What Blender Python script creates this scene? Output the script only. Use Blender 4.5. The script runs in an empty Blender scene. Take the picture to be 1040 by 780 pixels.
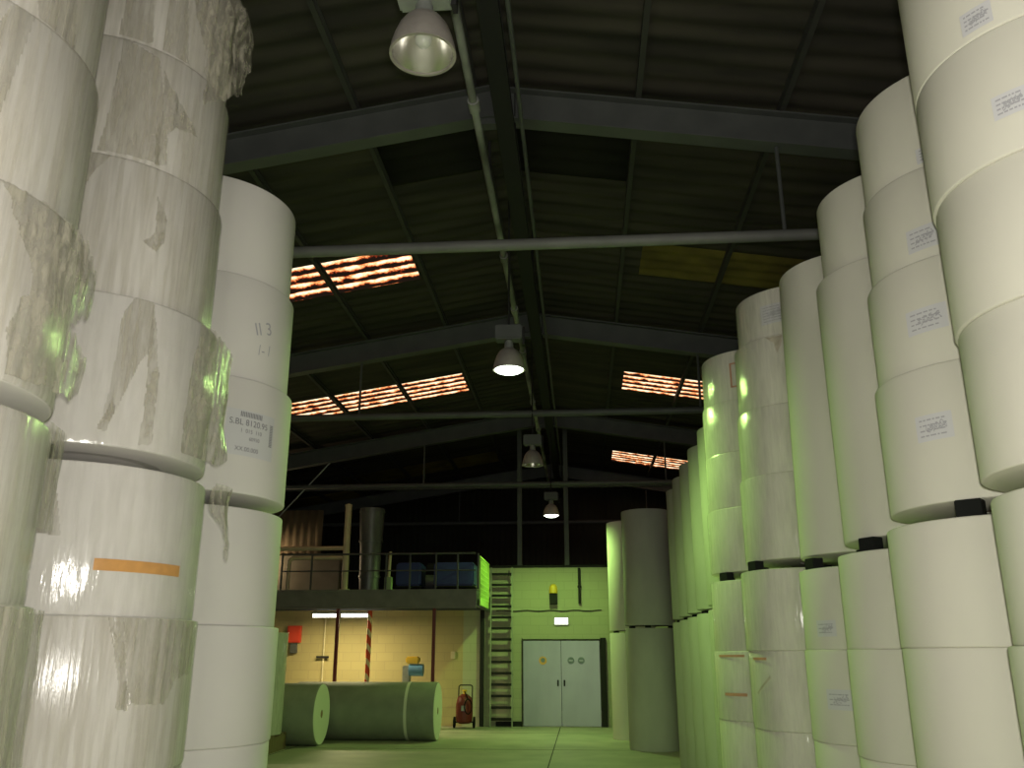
import bpy, bmesh, math, random
from mathutils import Vector, Matrix, noise
random.seed(7)
PI = math.pi
S = bpy.context.scene
COL = S.collection

# ---------------------------------------------------------------- camera, world, lights, exposure
F_PX = 885.0
cd = bpy.data.cameras.new('camera'); cd.sensor_width = 36; cd.lens = 36 * F_PX / 1040; cd.clip_start = .05; cd.clip_end = 200
cam = bpy.data.objects.new('camera', cd); COL.objects.link(cam)
cam.location = (0, 0, 1.7)
cam.rotation_euler = (PI / 2 + math.radians(17.262), 0, math.radians(4.442))
S.camera = cam
S.view_settings.view_transform = 'Standard'; S.view_settings.look = 'None'
S.view_settings.gamma = 1; S.view_settings.use_curve_mapping = False
S.view_settings.exposure = -0.14
w = bpy.data.worlds.new('world'); S.world = w; w.use_nodes = True
w.node_tree.nodes['Background'].inputs[0].default_value = (.5, .6, .5, 1)
w.node_tree.nodes['Background'].inputs[1].default_value = .05

def light(name, kind, loc, energy, color, rot=(0, 0, 0), **kw):
    l = bpy.data.lights.new(name, kind); l.energy = energy; l.color = color
    for k, v in kw.items(): setattr(l, k, v)
    o = bpy.data.objects.new(name, l); COL.objects.link(o); o.location = loc; o.rotation_euler = rot
    return o
# the camera's own flash
light('camera_flash', 'POINT', (0.04, -.02, 1.78), 440, (1, .955, .87), shadow_soft_size=.03)
# unseen warm fill added behind the camera to lift the far rolls
light('rear_fill', 'AREA', (-.2, -7, 3.2), 360, (1, .95, .86), (math.radians(92), 0, 0), shape='RECTANGLE', size=4.5, size_y=4.5)

# ---------------------------------------------------------------- materials
def mat(name, color=(.5, .5, .5), rough=.7, metal=0, var=0, vscale=4, bump=0, bscale=30, stretch=(1, 1, 1), emit=None, estr=0, color2=None, spec=.5, coord='Object'):
    m = bpy.data.materials.new(name); m.use_nodes = True; nt = m.node_tree
    b = nt.nodes['Principled BSDF']
    b.inputs['Base Color'].default_value = (*color, 1); b.inputs['Roughness'].default_value = rough
    b.inputs['Metallic'].default_value = metal; b.inputs['Specular IOR Level'].default_value = spec
    tc = nt.nodes.new('ShaderNodeTexCoord'); mp = nt.nodes.new('ShaderNodeMapping'); mp.inputs['Scale'].default_value = stretch
    nt.links.new(tc.outputs[coord], mp.inputs[0])
    if var or color2:
        n = nt.nodes.new('ShaderNodeTexNoise'); n.inputs['Scale'].default_value = vscale; n.inputs['Detail'].default_value = 5
        nt.links.new(mp.outputs[0], n.inputs['Vector'])
        r = nt.nodes.new('ShaderNodeValToRGB'); r.color_ramp.elements[0].position = .35; r.color_ramp.elements[1].position = .65
        c2 = color2 or tuple(c * (1 - var) for c in color)
        r.color_ramp.elements[0].color = (*c2, 1); r.color_ramp.elements[1].color = (*color, 1)
        nt.links.new(n.outputs['Fac'], r.inputs[0]); nt.links.new(r.outputs[0], b.inputs['Base Color'])
    if bump:
        n2 = nt.nodes.new('ShaderNodeTexNoise'); n2.inputs['Scale'].default_value = bscale; n2.inputs['Detail'].default_value = 4
        nt.links.new(mp.outputs[0], n2.inputs['Vector'])
        bp = nt.nodes.new('ShaderNodeBump'); bp.inputs['Strength'].default_value = bump; bp.inputs['Distance'].default_value = .02
        nt.links.new(n2.outputs['Fac'], bp.inputs['Height']); nt.links.new(bp.outputs[0], b.inputs['Normal'])
    if emit:
        b.inputs['Emission Color'].default_value = (*emit, 1); b.inputs['Emission Strength'].default_value = estr
    return m

def film_mat(name, tint, opac, bscale=(14, 14, 2), bstr=.6, rough=.18, gloss=.35):
    m = bpy.data.materials.new(name); m.use_nodes = True; nt = m.node_tree; nt.nodes.clear()
    N = nt.nodes.new; L = nt.links.new
    out = N('ShaderNodeOutputMaterial'); tr = N('ShaderNodeBsdfTransparent'); di = N('ShaderNodeBsdfDiffuse'); gl = N('ShaderNodeBsdfGlossy')
    di.inputs[0].default_value = (*tint, 1); gl.inputs[0].default_value = (1, 1, 1, 1); gl.inputs['Roughness'].default_value = rough
    tc = N('ShaderNodeTexCoord'); mp = N('ShaderNodeMapping'); mp.inputs['Scale'].default_value = bscale; L(tc.outputs['Object'], mp.inputs[0])
    n = N('ShaderNodeTexNoise'); n.inputs['Scale'].default_value = 3; n.inputs['Detail'].default_value = 6; L(mp.outputs[0], n.inputs['Vector'])
    bp = N('ShaderNodeBump'); bp.inputs['Strength'].default_value = bstr; bp.inputs['Distance'].default_value = .02; L(n.outputs['Fac'], bp.inputs['Height'])
    L(bp.outputs[0], gl.inputs['Normal']); L(bp.outputs[0], di.inputs['Normal'])
    fr = N('ShaderNodeFresnel'); fr.inputs[0].default_value = 1.45; L(bp.outputs[0], fr.inputs['Normal'])
    mr = N('ShaderNodeMapRange'); mr.inputs[1].default_value = .38; mr.inputs[2].default_value = .68
    mr.inputs[3].default_value = opac * .35; mr.inputs[4].default_value = min(1, opac * 1.6); L(n.outputs['Fac'], mr.inputs[0])
    m1 = N('ShaderNodeMixShader'); L(mr.outputs[0], m1.inputs[0]); L(tr.outputs[0], m1.inputs[1]); L(di.outputs[0], m1.inputs[2])
    mu = N('ShaderNodeMath'); mu.operation = 'MULTIPLY'; mu.inputs[1].default_value = gloss * 1.1; L(fr.outputs[0], mu.inputs[0])
    m2 = N('ShaderNodeMixShader'); ad = N('ShaderNodeMath'); ad.operation = 'ADD'; ad.inputs[1].default_value = .025; ad.use_clamp = True; L(mu.outputs[0], ad.inputs[0]); mn = N('ShaderNodeMath'); mn.operation = 'MINIMUM'; mn.inputs[1].default_value = .22; L(ad.outputs[0], mn.inputs[0]); L(mn.outputs[0], m2.inputs[0]); L(m1.outputs[0], m2.inputs[1]); L(gl.outputs[0], m2.inputs[2])
    L(m2.outputs[0], out.inputs[0])
    return m

PAPER = mat('cream_paper', (.66, .645, .55), .75, var=.05, vscale=2.5, stretch=(1, 1, .4))
PAPER_W = mat('white_paper', (.66, .64, .60), .75, var=.05, vscale=2.5, stretch=(1, 1, .4))
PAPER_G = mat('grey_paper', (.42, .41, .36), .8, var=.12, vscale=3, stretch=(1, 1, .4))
CORE = mat('brown_cardboard', (.32, .2, .11), .85)
WRAP = film_mat('stretch_wrap', (.52, .48, .38), .24, bscale=(11, 11, .8), bstr=.35, rough=.2, gloss=.4)
WRAP_C = film_mat('clear_stretch_wrap', (.62, .60, .52), .12, bscale=(9, 9, 1.4), bstr=.35, rough=.14, gloss=.5)
TORN = film_mat('torn_plastic_film', (.49, .46, .37), .44, bscale=(10, 10, 4), bstr=.5, rough=.2, gloss=.22)
TORN_L = film_mat('thin_plastic_film', (.52, .49, .40), .38, bscale=(12, 12, 1.5), bstr=.3, rough=.14, gloss=.5)
TAPE = mat('orange_tape', (.62, .32, .10), .4, var=.15, vscale=20)
TAPE_R = mat('reddish_tape', (.50, .26, .16), .5, var=.15, vscale=20)
LABEL = mat('label_paper', (.60, .60, .605), .6)
INK = mat('grey_ink', (.17, .17, .19), .7)
INK_L = mat('faded_ink', (.38, .38, .40), .7)
BLACKR = mat('black_rubber', (.012, .013, .012), .9, spec=.1)
SMEAR = mat('brown_stain', (.50, .45, .35), .8, var=.3, vscale=20)
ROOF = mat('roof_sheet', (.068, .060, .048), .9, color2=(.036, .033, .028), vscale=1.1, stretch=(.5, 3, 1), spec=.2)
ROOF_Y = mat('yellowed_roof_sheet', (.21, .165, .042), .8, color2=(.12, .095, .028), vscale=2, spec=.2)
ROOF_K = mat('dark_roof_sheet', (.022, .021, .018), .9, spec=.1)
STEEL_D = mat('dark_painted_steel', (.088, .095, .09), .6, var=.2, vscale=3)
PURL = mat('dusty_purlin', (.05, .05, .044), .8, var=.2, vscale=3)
STEEL_L = mat('galvanised_steel', (.33, .35, .32), .45, metal=.3, var=.3, vscale=5)
ALU = mat('spun_aluminium', (.92, .91, .86), .25, metal=1)
ALU_O = mat('dull_aluminium', (.40, .37, .33), .5, metal=.4, var=.2, vscale=8)
GLASS_OFF = mat('milky_bulb', (.6, .62, .55), .2)
LIT = mat('lit_lamp', (1, 1, 1), .5, emit=(.86, 1, .80), estr=9)
TUBE = mat('lit_tube', (1, 1, 1), .5, emit=(1, .95, .80), estr=9)
ELIT = mat('lit_emergency_light', (1, 1, 1), .5, emit=(1, 1, .88), estr=2.2)
FLOOR = mat('concrete_floor', (.42, .42, .31), .6, color2=(.32, .33, .24), vscale=1.3, bump=.1)
REDP = mat('dark_red_paint', (.15, .018, .014), .5)
RED = mat('red_paint', (.62, .06, .03), .45)
BLUE = mat('blue_plastic', (.015, .035, .15), .5, var=.2)
GREEN_LIT = mat('lamplit_green_mesh', (.45, .75, .12), .5)  # green glow of the far lamp put into the mesh panel's colour
CREAM = mat('cream_pipe_paint', (.62, .55, .34), .5, var=.15)
DUCT = mat('grey_duct', (.17, .18, .17), .45, metal=.4, var=.3, vscale=4, stretch=(1, 1, .3))
DOORM = mat('grey_door_paint', (.34, .36, .38), .35, metal=.2, var=.12, vscale=2, stretch=(1, 1, .4))
DARK = mat('dark_metal', (.02, .02, .019), .8, spec=.2)
WOOD = mat('old_wood', (.22, .16, .09), .8, var=.3, stretch=(1, 8, 1))
YEL = mat('yellow_paint', (.75, .5, .05), .5)
SIGN_O = mat('orange_sign', (.72, .38, .10), .5)
SIGN_B = mat('grey_sign', (.16, .19, .22), .5)
GREENBOX = mat('pale_green_box', (.35, .5, .22), .5)

def block_mat(name, c1, c2, mortar, bw, bh):
    m = mat(name, c1, .85); nt = m.node_tree; N = nt.nodes.new; L = nt.links.new
    b = nt.nodes['Principled BSDF']
    tc = N('ShaderNodeTexCoord'); sp = N('ShaderNodeSeparateXYZ'); cb = N('ShaderNodeCombineXYZ')
    L(tc.outputs['Object'], sp.inputs[0]); L(sp.outputs[0], cb.inputs[0]); L(sp.outputs[2], cb.inputs[1])
    br = N('ShaderNodeTexBrick'); br.inputs['Color1'].default_value = (*c1, 1); br.inputs['Color2'].default_value = (*c2, 1); br.inputs['Mortar'].default_value = (*mortar, 1)
    br.inputs['Scale'].default_value = 1; br.inputs['Brick Width'].default_value = bw; br.inputs['Row Height'].default_value = bh; br.inputs['Mortar Size'].default_value = .01
    L(cb.outputs[0], br.inputs[0]); L(br.outputs[0], b.inputs['Base Color'])
    return m
BLOCK = block_mat('painted_block', (.41, .42, .27), (.39, .40, .255), (.36, .37, .24), .44, .22)
BLOCK_B = block_mat('tubelit_block', (.43, .36, .17), (.40, .335, .16), (.37, .31, .155), .44, .22)  # same wall as the painted block, with the tubes' yellow light in its colour

def stripe_mat():
    m = mat('red_white_spiral', (.8, .1, .03), .5); nt = m.node_tree; N = nt.nodes.new; L = nt.links.new
    tc = N('ShaderNodeTexCoord'); wv = N('ShaderNodeTexWave'); wv.wave_type = 'BANDS'; wv.bands_direction = 'DIAGONAL'; wv.inputs['Scale'].default_value = 1.9
    L(tc.outputs['Object'], wv.inputs[0]); r = N('ShaderNodeValToRGB'); r.color_ramp.interpolation = 'CONSTANT'
    r.color_ramp.elements[0].color = (.75, .08, .02, 1); r.color_ramp.elements[1].position = .62; r.color_ramp.elements[1].color = (.8, .62, .35, 1)
    L(wv.outputs['Fac'], r.inputs[0]); L(r.outputs[0], nt.nodes['Principled BSDF'].inputs['Base Color'])
    return m
STRIPE = stripe_mat()

def skylight_mat():
    # dirty translucent corrugated sheet with the evening sky behind it: it gives off light
    m = bpy.data.materials.new('skylight_sheet'); m.use_nodes = True; nt = m.node_tree; nt.nodes.clear(); N = nt.nodes.new; L = nt.links.new
    out = N('ShaderNodeOutputMaterial'); em = N('ShaderNodeEmission'); L(em.outputs[0], out.inputs[0])
    tc = N('ShaderNodeTexCoord')
    mp = N('ShaderNodeMapping'); mp.inputs['Scale'].default_value = (2.6, 2.2, 1); L(tc.outputs['Object'], mp.inputs[0])
    n = N('ShaderNodeTexNoise'); n.inputs['Scale'].default_value = 1.6; n.inputs['Detail'].default_value = 8; n.inputs['Roughness'].default_value = .72; L(mp.outputs[0], n.inputs['Vector'])
    sp = N('ShaderNodeSeparateXYZ'); L(tc.outputs['Object'], sp.inputs[0])
    mu = N('ShaderNodeMath'); mu.operation = 'MULTIPLY'; mu.inputs[1].default_value = 2 * PI / .30; L(sp.outputs[1], mu.inputs[0])
    sn = N('ShaderNodeMath'); sn.operation = 'SINE'; L(mu.outputs[0], sn.inputs[0])
    ma = N('ShaderNodeMath'); ma.operation = 'MULTIPLY_ADD'; ma.inputs[1].default_value = .16; L(sn.outputs[0], ma.inputs[0]); L(n.outputs['Fac'], ma.inputs[2])
    r = N('ShaderNodeValToRGB'); e = r.color_ramp.elements
    e[0].position = .45; e[0].color = (.01, .006, .004, 1); e[1].position = .69; e[1].color = (1, .86, .62, 1)
    a = e.new(.50); a.color = (.30, .035, .01, 1); a = e.new(.56); a.color = (.95, .33, .10, 1); a = e.new(.62); a.color = (1, .62, .32, 1)
    L(ma.outputs[0], r.inputs[0]); L(r.outputs[0], em.inputs[0]); em.inputs[1].default_value = 1.6
    return m
SKYL = skylight_mat()

# ---------------------------------------------------------------- mesh helpers
def link(name, bm, m, parent=None, smooth=None, loc=None):
    me = bpy.data.meshes.new(name); bmesh.ops.recalc_face_normals(bm, faces=bm.faces) if smooth != 'keep' else None
    bm.to_mesh(me); bm.free(); me.materials.append(m)
    if smooth is True or smooth == 'keep': me.polygons.foreach_set('use_smooth', [True] * len(me.polygons))
    elif smooth == 'auto':
        me.polygons.foreach_set('use_smooth', [True] * len(me.polygons)); me.set_sharp_from_angle(angle=math.radians(40))
    o = bpy.data.objects.new(name, me); COL.objects.link(o)
    if parent: o.parent = parent
    if loc: o.location = loc
    return o
def tag(o, label=None, cat=None, group=None, kind=None):
    if label: o['label'] = label
    if cat: o['category'] = cat
    if group: o['group'] = group
    if kind: o['kind'] = kind
    return o
def thing(name, label, cat, loc=(0, 0, 0), rz=0, group=None):
    o = bpy.data.objects.new(name, None); COL.objects.link(o); o.location = loc; o.rotation_euler = (0, 0, rz)
    o.empty_display_size = .1
    return tag(o, label, cat, group)
def box(bm, x0, x1, y0, y1, z0, z1, bev=0):
    r = bmesh.ops.create_cube(bm, size=1); vs = r['verts']
    for v in vs: v.co = Vector(((x0 + x1) / 2 + v.co.x * (x1 - x0), (y0 + y1) / 2 + v.co.y * (y1 - y0), (z0 + z1) / 2 + v.co.z * (z1 - z0)))
    if bev:
        es = list({e for v in vs for e in v.link_edges}); bmesh.ops.bevel(bm, geom=es, offset=bev, segments=2, affect='EDGES')
    return bm
def B(*a, **k): return box(bmesh.new(), *a, **k)
def tube(bm, pts, r, seg=12, cap=True):
    pts = [Vector(p) for p in pts]; rings = []; up0 = None
    for i, p in enumerate(pts):
        d = (pts[min(i + 1, len(pts) - 1)] - pts[max(i - 1, 0)]).normalized()
        if up0 is None: up0 = Vector((0, 0, 1)) if abs(d.z) < .9 else Vector((1, 0, 0))
        s = d.cross(up0).normalized(); u = s.cross(d).normalized(); up0 = u
        rr = r[i] if isinstance(r, (list, tuple)) else r
        rings.append([bm.verts.new(p + (s * math.cos(2 * PI * k / seg) + u * math.sin(2 * PI * k / seg)) * rr) for k in range(seg)])
    for a, b in zip(rings, rings[1:]):
        for k in range(seg): bm.faces.new((a[k], a[(k + 1) % seg], b[(k + 1) % seg], b[k]))
    if cap: bm.faces.new(rings[0]); bm.faces.new(rings[-1])
    return bm
def T(pts, r, **k): return tube(bmesh.new(), pts, r, **k)
def bend(pts, rad=.1, n=5):
    pts = [Vector(p) for p in pts]; o = [pts[0]]
    for a, b, c in zip(pts, pts[1:], pts[2:]):
        d1 = (a - b).normalized(); d2 = (c - b).normalized()
        for i in range(n + 1):
            t = i / n; p = (b + d1 * rad) * (1 - t) ** 2 + b * 2 * t * (1 - t) + (b + d2 * rad) * t * t; o.append(p)
    return o + [pts[-1]]
def lathe(prof, seg=64, closed=False):
    bm = bmesh.new(); rings = []
    for r, z in prof:
        if r < 1e-6: rings.append([bm.verts.new((0, 0, z))])
        else: rings.append([bm.verts.new((r * math.cos(2 * PI * k / seg), r * math.sin(2 * PI * k / seg), z)) for k in range(seg)])
    pairs = list(zip(rings, rings[1:])) + ([(rings[-1], rings[0])] if closed else [])
    for a, b in pairs:
        for k in range(seg):
            k2 = (k + 1) % seg
            if len(a) == 1 and len(b) == 1: continue
            if len(a) == 1: bm.faces.new((a[0], b[k2], b[k]))
            elif len(b) == 1: bm.faces.new((a[k], a[k2], b[0]))
            else: bm.faces.new((a[k], a[k2], b[k2], b[k]))
    return bm
def prism(poly, axis, a0, a1):
    # polygon in the two other axes extruded along axis 'x' or 'y'
    bm = bmesh.new()
    f = (lambda p, a: (a, p[0], p[1])) if axis == 'x' else (lambda p, a: (p[0], a, p[1]))
    A = [bm.verts.new(f(p, a0)) for p in poly]; C = [bm.verts.new(f(p, a1)) for p in poly]
    bm.faces.new(A); bm.faces.new(C)
    for i in range(len(poly)):
        j = (i + 1) % len(poly); bm.faces.new((A[i], A[j], C[j], C[i]))
    return bm
def inside(p, poly):
    x, y = p; c = False; n = len(poly)
    for i in range(n):
        x1, y1 = poly[i]; x2, y2 = poly[(i + 1) % n]
        if (y1 > y) != (y2 > y) and x < (x2 - x1) * (y - y1) / (y2 - y1) + x1: c = not c
    return c

# ---------------------------------------------------------------- room shell
XW0, XW1, YB, YM, YE = -10.4, 8.6, -9.0, 23.1, 29.6
XR, ZR, SL = -.9, 7.95, .16
def rz(x): return ZR - SL * abs(x - XR)
tag(link('floor', B(XW0, XW1, YB, YE + .2, -.15, 0), FLOOR), kind='structure')
jb = bmesh.new()
for y in (8.5, 13, 17.6, 21.2): box(jb, XW0 + .01, XW1 - .01, y, y + .02, 0, .002)
for x in (-5.6, -.6, 4.4): box(jb, x, x + .02, YB + .1, YM - .12, 0, .002)
tag(link('trim_1', jb, mat('floor_joint', (.05, .055, .04), .9)), kind='structure')

def corr_wall(axis, fixed, a0, a1, z0, z1f, step=.05, amp=.02, per=.2):
    bm = bmesh.new(); n = int((a1 - a0) / step); prev = None
    for i in range(n + 1):
        a = a0 + (a1 - a0) * i / n; o = amp * math.sin(2 * PI * a / per); zt = z1f(a)
        q = []
        for off in (0, .06):
            for z in (z0, zt):
                q.append(bm.verts.new((a, fixed + o + off, z) if axis == 'x' else (fixed + o + off, a, z)))
        if prev:
            for s, t in ((0, 1), (2, 3), (0, 2), (1, 3)): bm.faces.new((prev[s], prev[t], q[t], q[s]))
        prev = q
    return bm
CLAD = mat('dark_cladding', (.045, .048, .036), .8, color2=(.028, .024, .018), vscale=.7, spec=.2)
CLAD_B = mat('brown_cladding', (.22, .16, .09), .8, var=.3, vscale=1.5)
tag(link('wall_far', corr_wall('x', YE, XW0, XW1, 0, lambda x: rz(x) - .05), CLAD, smooth=True), kind='structure')
tag(link('wall_back', B(XW0, XW1, YB - .2, YB, 0, 6.2), CLAD), kind='structure')
tag(link('wall_left', corr_wall('y', XW0 - .1, YB, YE, 0, lambda y: rz(XW0) - .03), CLAD, smooth=True), kind='structure')
tag(link('wall_right', corr_wall('y', XW1, YB, YE, 0, lambda y: rz(XW1) - .03), CLAD, smooth=True), kind='structure')
# low block wall with the doors
DX0, DX1, DZ = -1.53, .44, 2.06
wb = bmesh.new(); box(wb, -3.05, DX0, YM, YM + .2, 0, 3.87); box(wb, DX1, XW1 - .05, YM, YM + .2, 0, 3.87); box(wb, DX0, DX1, YM, YM + .2, DZ, 3.87)
tag(link('wall_end', wb, BLOCK), kind='structure')
tag(link('wall_under_deck', box(B(XW0 + .02, -6.4, YM, YM + .2, 0, 3.0), -6.4, -3.05, YM, YM + .2, 0, 3.0), BLOCK_B), kind='structure')
tag(link('wall_above_deck', B(XW0 + .02, -6.4, YM, YM + .2, 3.0, 4.25), mat('grey_render', (.30, .27, .20), .9, var=.15)), kind='structure')
tag(link('trim_2', B(-3.04, XW1 - .06, YM - .03, YM + .23, 3.87, 3.93), DARK), kind='structure')
tag(link('wall_panel_upper', corr_wall('x', YM + .05, XW0 + .05, -6.95, 4.25, lambda x: 5.45), CLAD_B, smooth=True), kind='structure')
tag(link('trim_3', B(-2.2, -1.55, YM - .02, YM - .003, 0, .12), DARK), kind='structure')

# corrugated roof; corrugations run down the slope; openings for the skylight strips
STRIPS = [(12.05, 13.2), (18.35, 19.65), (26.15, 27.6)]
def roof_sheet(x0, x1, y0, y1, th=.03, dz=0):
    bm = bmesh.new(); n = max(2, int((y1 - y0) / .05)); prev = None
    for i in range(n + 1):
        y = y0 + (y1 - y0) * i / n; o = .013 * math.sin(2 * PI * y / .30) + dz
        q = [bm.verts.new((x, y, rz(x) + o + t)) for t in (0, th) for x in (x0, x1)]
        if prev:
            for s, t in ((0, 1), (2, 3), (0, 2), (1, 3)): bm.faces.new((prev[s], prev[t], q[t], q[s]))
        else: bm.faces.new((q[0], q[1], q[3], q[2]))
        prev = q
    bm.faces.new((prev[0], prev[1], prev[3], prev[2]))
    return bm
def merge(dst, src):
    me = bpy.data.meshes.new('tmp'); src.to_mesh(me); src.free(); dst.from_mesh(me); bpy.data.meshes.remove(me)
# (x range of the strip) per slope; right first strip and left far strip are dull yellowed sheets
LX, RX = (-7.4, -2.55), (1.05, 5.2)
for nm, xa, xb, sx in (('ceiling', XW0 - .15, XR, LX), ('ceiling_right', XR, XW1 + .15, RX)):
    bm = bmesh.new(); y = YB
    for (s0, s1) in STRIPS + [(YE + .2, None)]:
        merge(bm, roof_sheet(xa, xb, y, s0))
        if s1:
            merge(bm, roof_sheet(xa, sx[0], s0, s1)); merge(bm, roof_sheet(sx[1], xb, s0, s1)); y = s1
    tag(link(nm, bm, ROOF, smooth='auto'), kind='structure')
k = 0
for xs, mats in ((LX, (SKYL, SKYL, ROOF_Y)), (RX, (ROOF_Y, SKYL, SKYL))):
    for (s0, s1), m in zip(STRIPS, mats):
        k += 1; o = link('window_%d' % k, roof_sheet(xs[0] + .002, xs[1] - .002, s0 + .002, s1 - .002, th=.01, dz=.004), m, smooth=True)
        tag(o, kind='structure')
# more yellowed sheets near the far end, left slope
for xs, ys, m in (((-9.9, -7.45), (28.0, 29.4), ROOF_Y), ((-2.4, -1.06), (8.62, 10.2), ROOF_K), ((-.74, .72), (8.62, 10.3), ROOF_K)):
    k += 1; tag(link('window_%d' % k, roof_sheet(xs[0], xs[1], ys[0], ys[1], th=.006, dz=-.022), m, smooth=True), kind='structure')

# ---------------------------------------------------------------- roof steelwork
TR = [1.6, 8.4, 15.2, 22.0, 28.8]
TIEM = mat('grey_tie_bar', (.17, .175, .16), .6, var=.2)
CONDM = mat('dusty_conduit', (.30, .31, .29), .7, color2=(.07, .07, .06), vscale=1.2)
def rafter(side):
    # I-section following the slope
    xe = XW0 + .02 if side < 0 else XW1 - .02
    bm = bmesh.new(); zt = lambda x: rz(x) - .14
    def seg(y0, y1, d0, d1):
        q = [bm.verts.new((x, y, zt(x) - d)) for x in (XR, xe) for y in (y0, y1) for d in (d0, d1)]
        for f in ((0, 1, 3, 2), (4, 5, 7, 6), (0, 1, 5, 4), (2, 3, 7, 6), (0, 2, 6, 4), (1, 3, 7, 5)): bm.faces.new([q[i] for i in f])
    seg(-.1, .1, 0, .02); seg(-.1, .1, .38, .40); seg(-.008, .008, .02, .38)
    return bm
ords = ['overhead behind the camera', 'the nearest whole one in view', 'behind the brightest lamp', 'third along the hall', 'farthest, before the end cladding']
for y, od in zip(TR, ords):
    t = thing('roof_truss', 'steel roof frame with tie bar, ' + od, 'roof truss', (0, y, 0), group='steel roof frames')
    link('rafter', rafter(-1), STEEL_D, t); link('rafter', rafter(1), STEEL_D, t)
    link('tie_bar', T([(XW0 + .02, 0, 5.87), (XW1 - .02, 0, 5.87)], .062, seg=16), TIEM if y < 10 else STEEL_D, t, smooth='auto')
    for x in (-4.0, 2.2): link('hanger_rod', T([(x, 0, 5.87), (x, 0, rz(x) - .5)], .022, seg=8), STEEL_D, t, smooth='auto')
    link('ridge_plate', B(XR - .16, XR + .16, -.06, .06, rz(XR) - .62, rz(XR) - .45), STEEL_D, t)
px = [-9.9, -8.4, -6.9, -5.4, -3.9, -2.42, -1.08, -.70, .75, 2.28, 3.8, 5.3, 6.8, 8.2]
for i, x in enumerate(px):
    zt = rz(x) - .035
    prof = [(x - .03, zt), (x + .03, zt), (x + .03, zt - .012), (x - .018, zt - .012), (x - .018, zt - .095), (x + .03, zt - .095), (x + .03, zt - .107), (x - .03, zt - .107)]
    side = 'left' if x < XR else 'right'
    dist = sorted([abs(p - XR) for p in px if (p < XR) == (x < XR)]).index(abs(x - XR))
    where = ['right at the ridge', 'first down from the ridge', 'second down from the ridge', 'third down from the ridge', 'fourth down from the ridge', 'fifth down from the ridge', 'at the eaves'][dist]
    tag(link('purlin', prism(prof, 'y', YB + .05, YE - .05), PURL),
        'dark steel purlin along the %s roof slope, %s' % (side, where), 'purlin', 'purlins under the corrugated roof')
# services hanging along the ridge
zc = 6.62
o = thing('conduit_run', 'dusty grey conduit pipe running below the ridge beside the lamps', 'pipe', (0, 0, 0))
link('pipe', T([(-.90, YB + .1, zc), (-.90, YE - .1, zc)], .038, seg=12), CONDM, o, smooth='auto')
for y in (2.6, 5.2, 6.9, 10.2, 12.0, 13.9, 17, 19.2): link('coupling', T([(-.90, y, zc), (-.90, y + .16, zc)], .055, seg=12), CONDM, o, smooth='auto')
for y in (1.6, 8.4, 15.2, 22, 28.8): link('hanger_strap', B(-.915, -.885, y - .012, y + .012, zc, 7.15), DARK, o)
o = thing('cable_tray', 'dark metal cable tray hanging below the roof ridge', 'cable tray', (0, 0, 0))
link('tray', prism([(-.75, 6.8), (-.57, 6.8), (-.57, 6.88), (-.58, 6.88), (-.58, 6.812), (-.74, 6.812), (-.74, 6.88), (-.75, 6.88)], 'y', YB + .1, YE - .1), DARK, o)
link('cable_bundle', T([(-.69, YB + .2, 6.85), (-.69, YE - .2, 6.85)], .04, seg=8), BLACKR, o, smooth='auto')
for y in (4.5, 8.4, 12, 15.2, 18.5, 22, 26): link('hanger_rod', T([(-.62, y, 6.8), (-.62, y, rz(-.62) - .02)], .012, seg=6), DARK, o)
tag(link('conduit_pipe', T([(-.50, YB + .1, 6.9), (-.50, YE - .1, 6.9)], .022, seg=8), STEEL_D, smooth='auto'), 'thin dark conduit to the right of the ridge tray', 'pipe')

# ---------------------------------------------------------------- high bay lamps
def bay_lamp(x, y, z, lit, label, watts=0):
    t = thing('high_bay_lamp', label, 'lamp', (x, y, z), group='high bay lamps hanging under the ridge')
    R0 = .18
    prof = [(R0, 0), (R0, .04), (.165, .10), (.14, .17), (.105, .225), (.06, .26), (.045, .265)]
    outer = [(r + .004, h) for r, h in prof]; inner = [(r, h) for r, h in prof[::-1]]
    sh = link('reflector', lathe(outer + [(.0, .269)], 48), ALU_O, t, smooth='auto')
    link('inner_reflector', lathe([(0, .258)] + [(r - .002, h) for r, h in prof[::-1]], 48), ALU, sh, smooth='auto')
    link('rim', lathe([(R0 - .006, -.006), (R0 + .01, -.006), (R0 + .01, .008), (R0 - .006, .008)], 48, closed=True), ALU_O, sh, smooth='auto')
    link('neck', lathe([(0, .262), (.055, .262), (.05, .33), (.035, .36), (0, .36)], 24), STEEL_L, t, smooth='auto')
    g = link('gear_housing', B(-.16, .16, -.09, .09, .36, .54, bev=.015), STEEL_D if y > 5 else STEEL_L, t)
    link('bracket', B(.16, .19, -.04, .04, .30, .52), DARK, g)
    link('suspension_rod', T([(0, 0, .56), (0, 0, (6.79 if x > -.76 else rz(x) - .02) - z)], .012, seg=8), DARK, t)
    bulb = lathe([(0, .05), (.028, .056), (.046, .08), (.05, .11), (.04, .15), (.025, .19), (.022, .257)], 24)
    link('bulb', bulb, LIT if lit else GLASS_OFF, t, smooth=True)
    if lit:
        link('diffuser_glass', lathe([(0, -.05), (.08, -.044), (.14, -.025), (.172, .003), (0, .004)], 40), LIT, t, smooth=True)
        l = light('lamp_light', 'SPOT', (0, 0, -.065), watts, (.56, 1, .24), spot_size=math.radians(168), spot_blend=.5, shadow_soft_size=.12)
        l.parent = t
    return t
bay_lamp(-.83, 4.13, 4.965, False, 'unlit bell-shaped metal lamp hanging nearest the camera, top of picture')
bay_lamp(-.79, 9.7, 4.90, True, 'brightest glowing green-white bell lamp, in the middle of the hall', 900)
bay_lamp(-.81, 15.15, 4.91, False, 'small unlit bell lamp between the two glowing ones')
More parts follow.
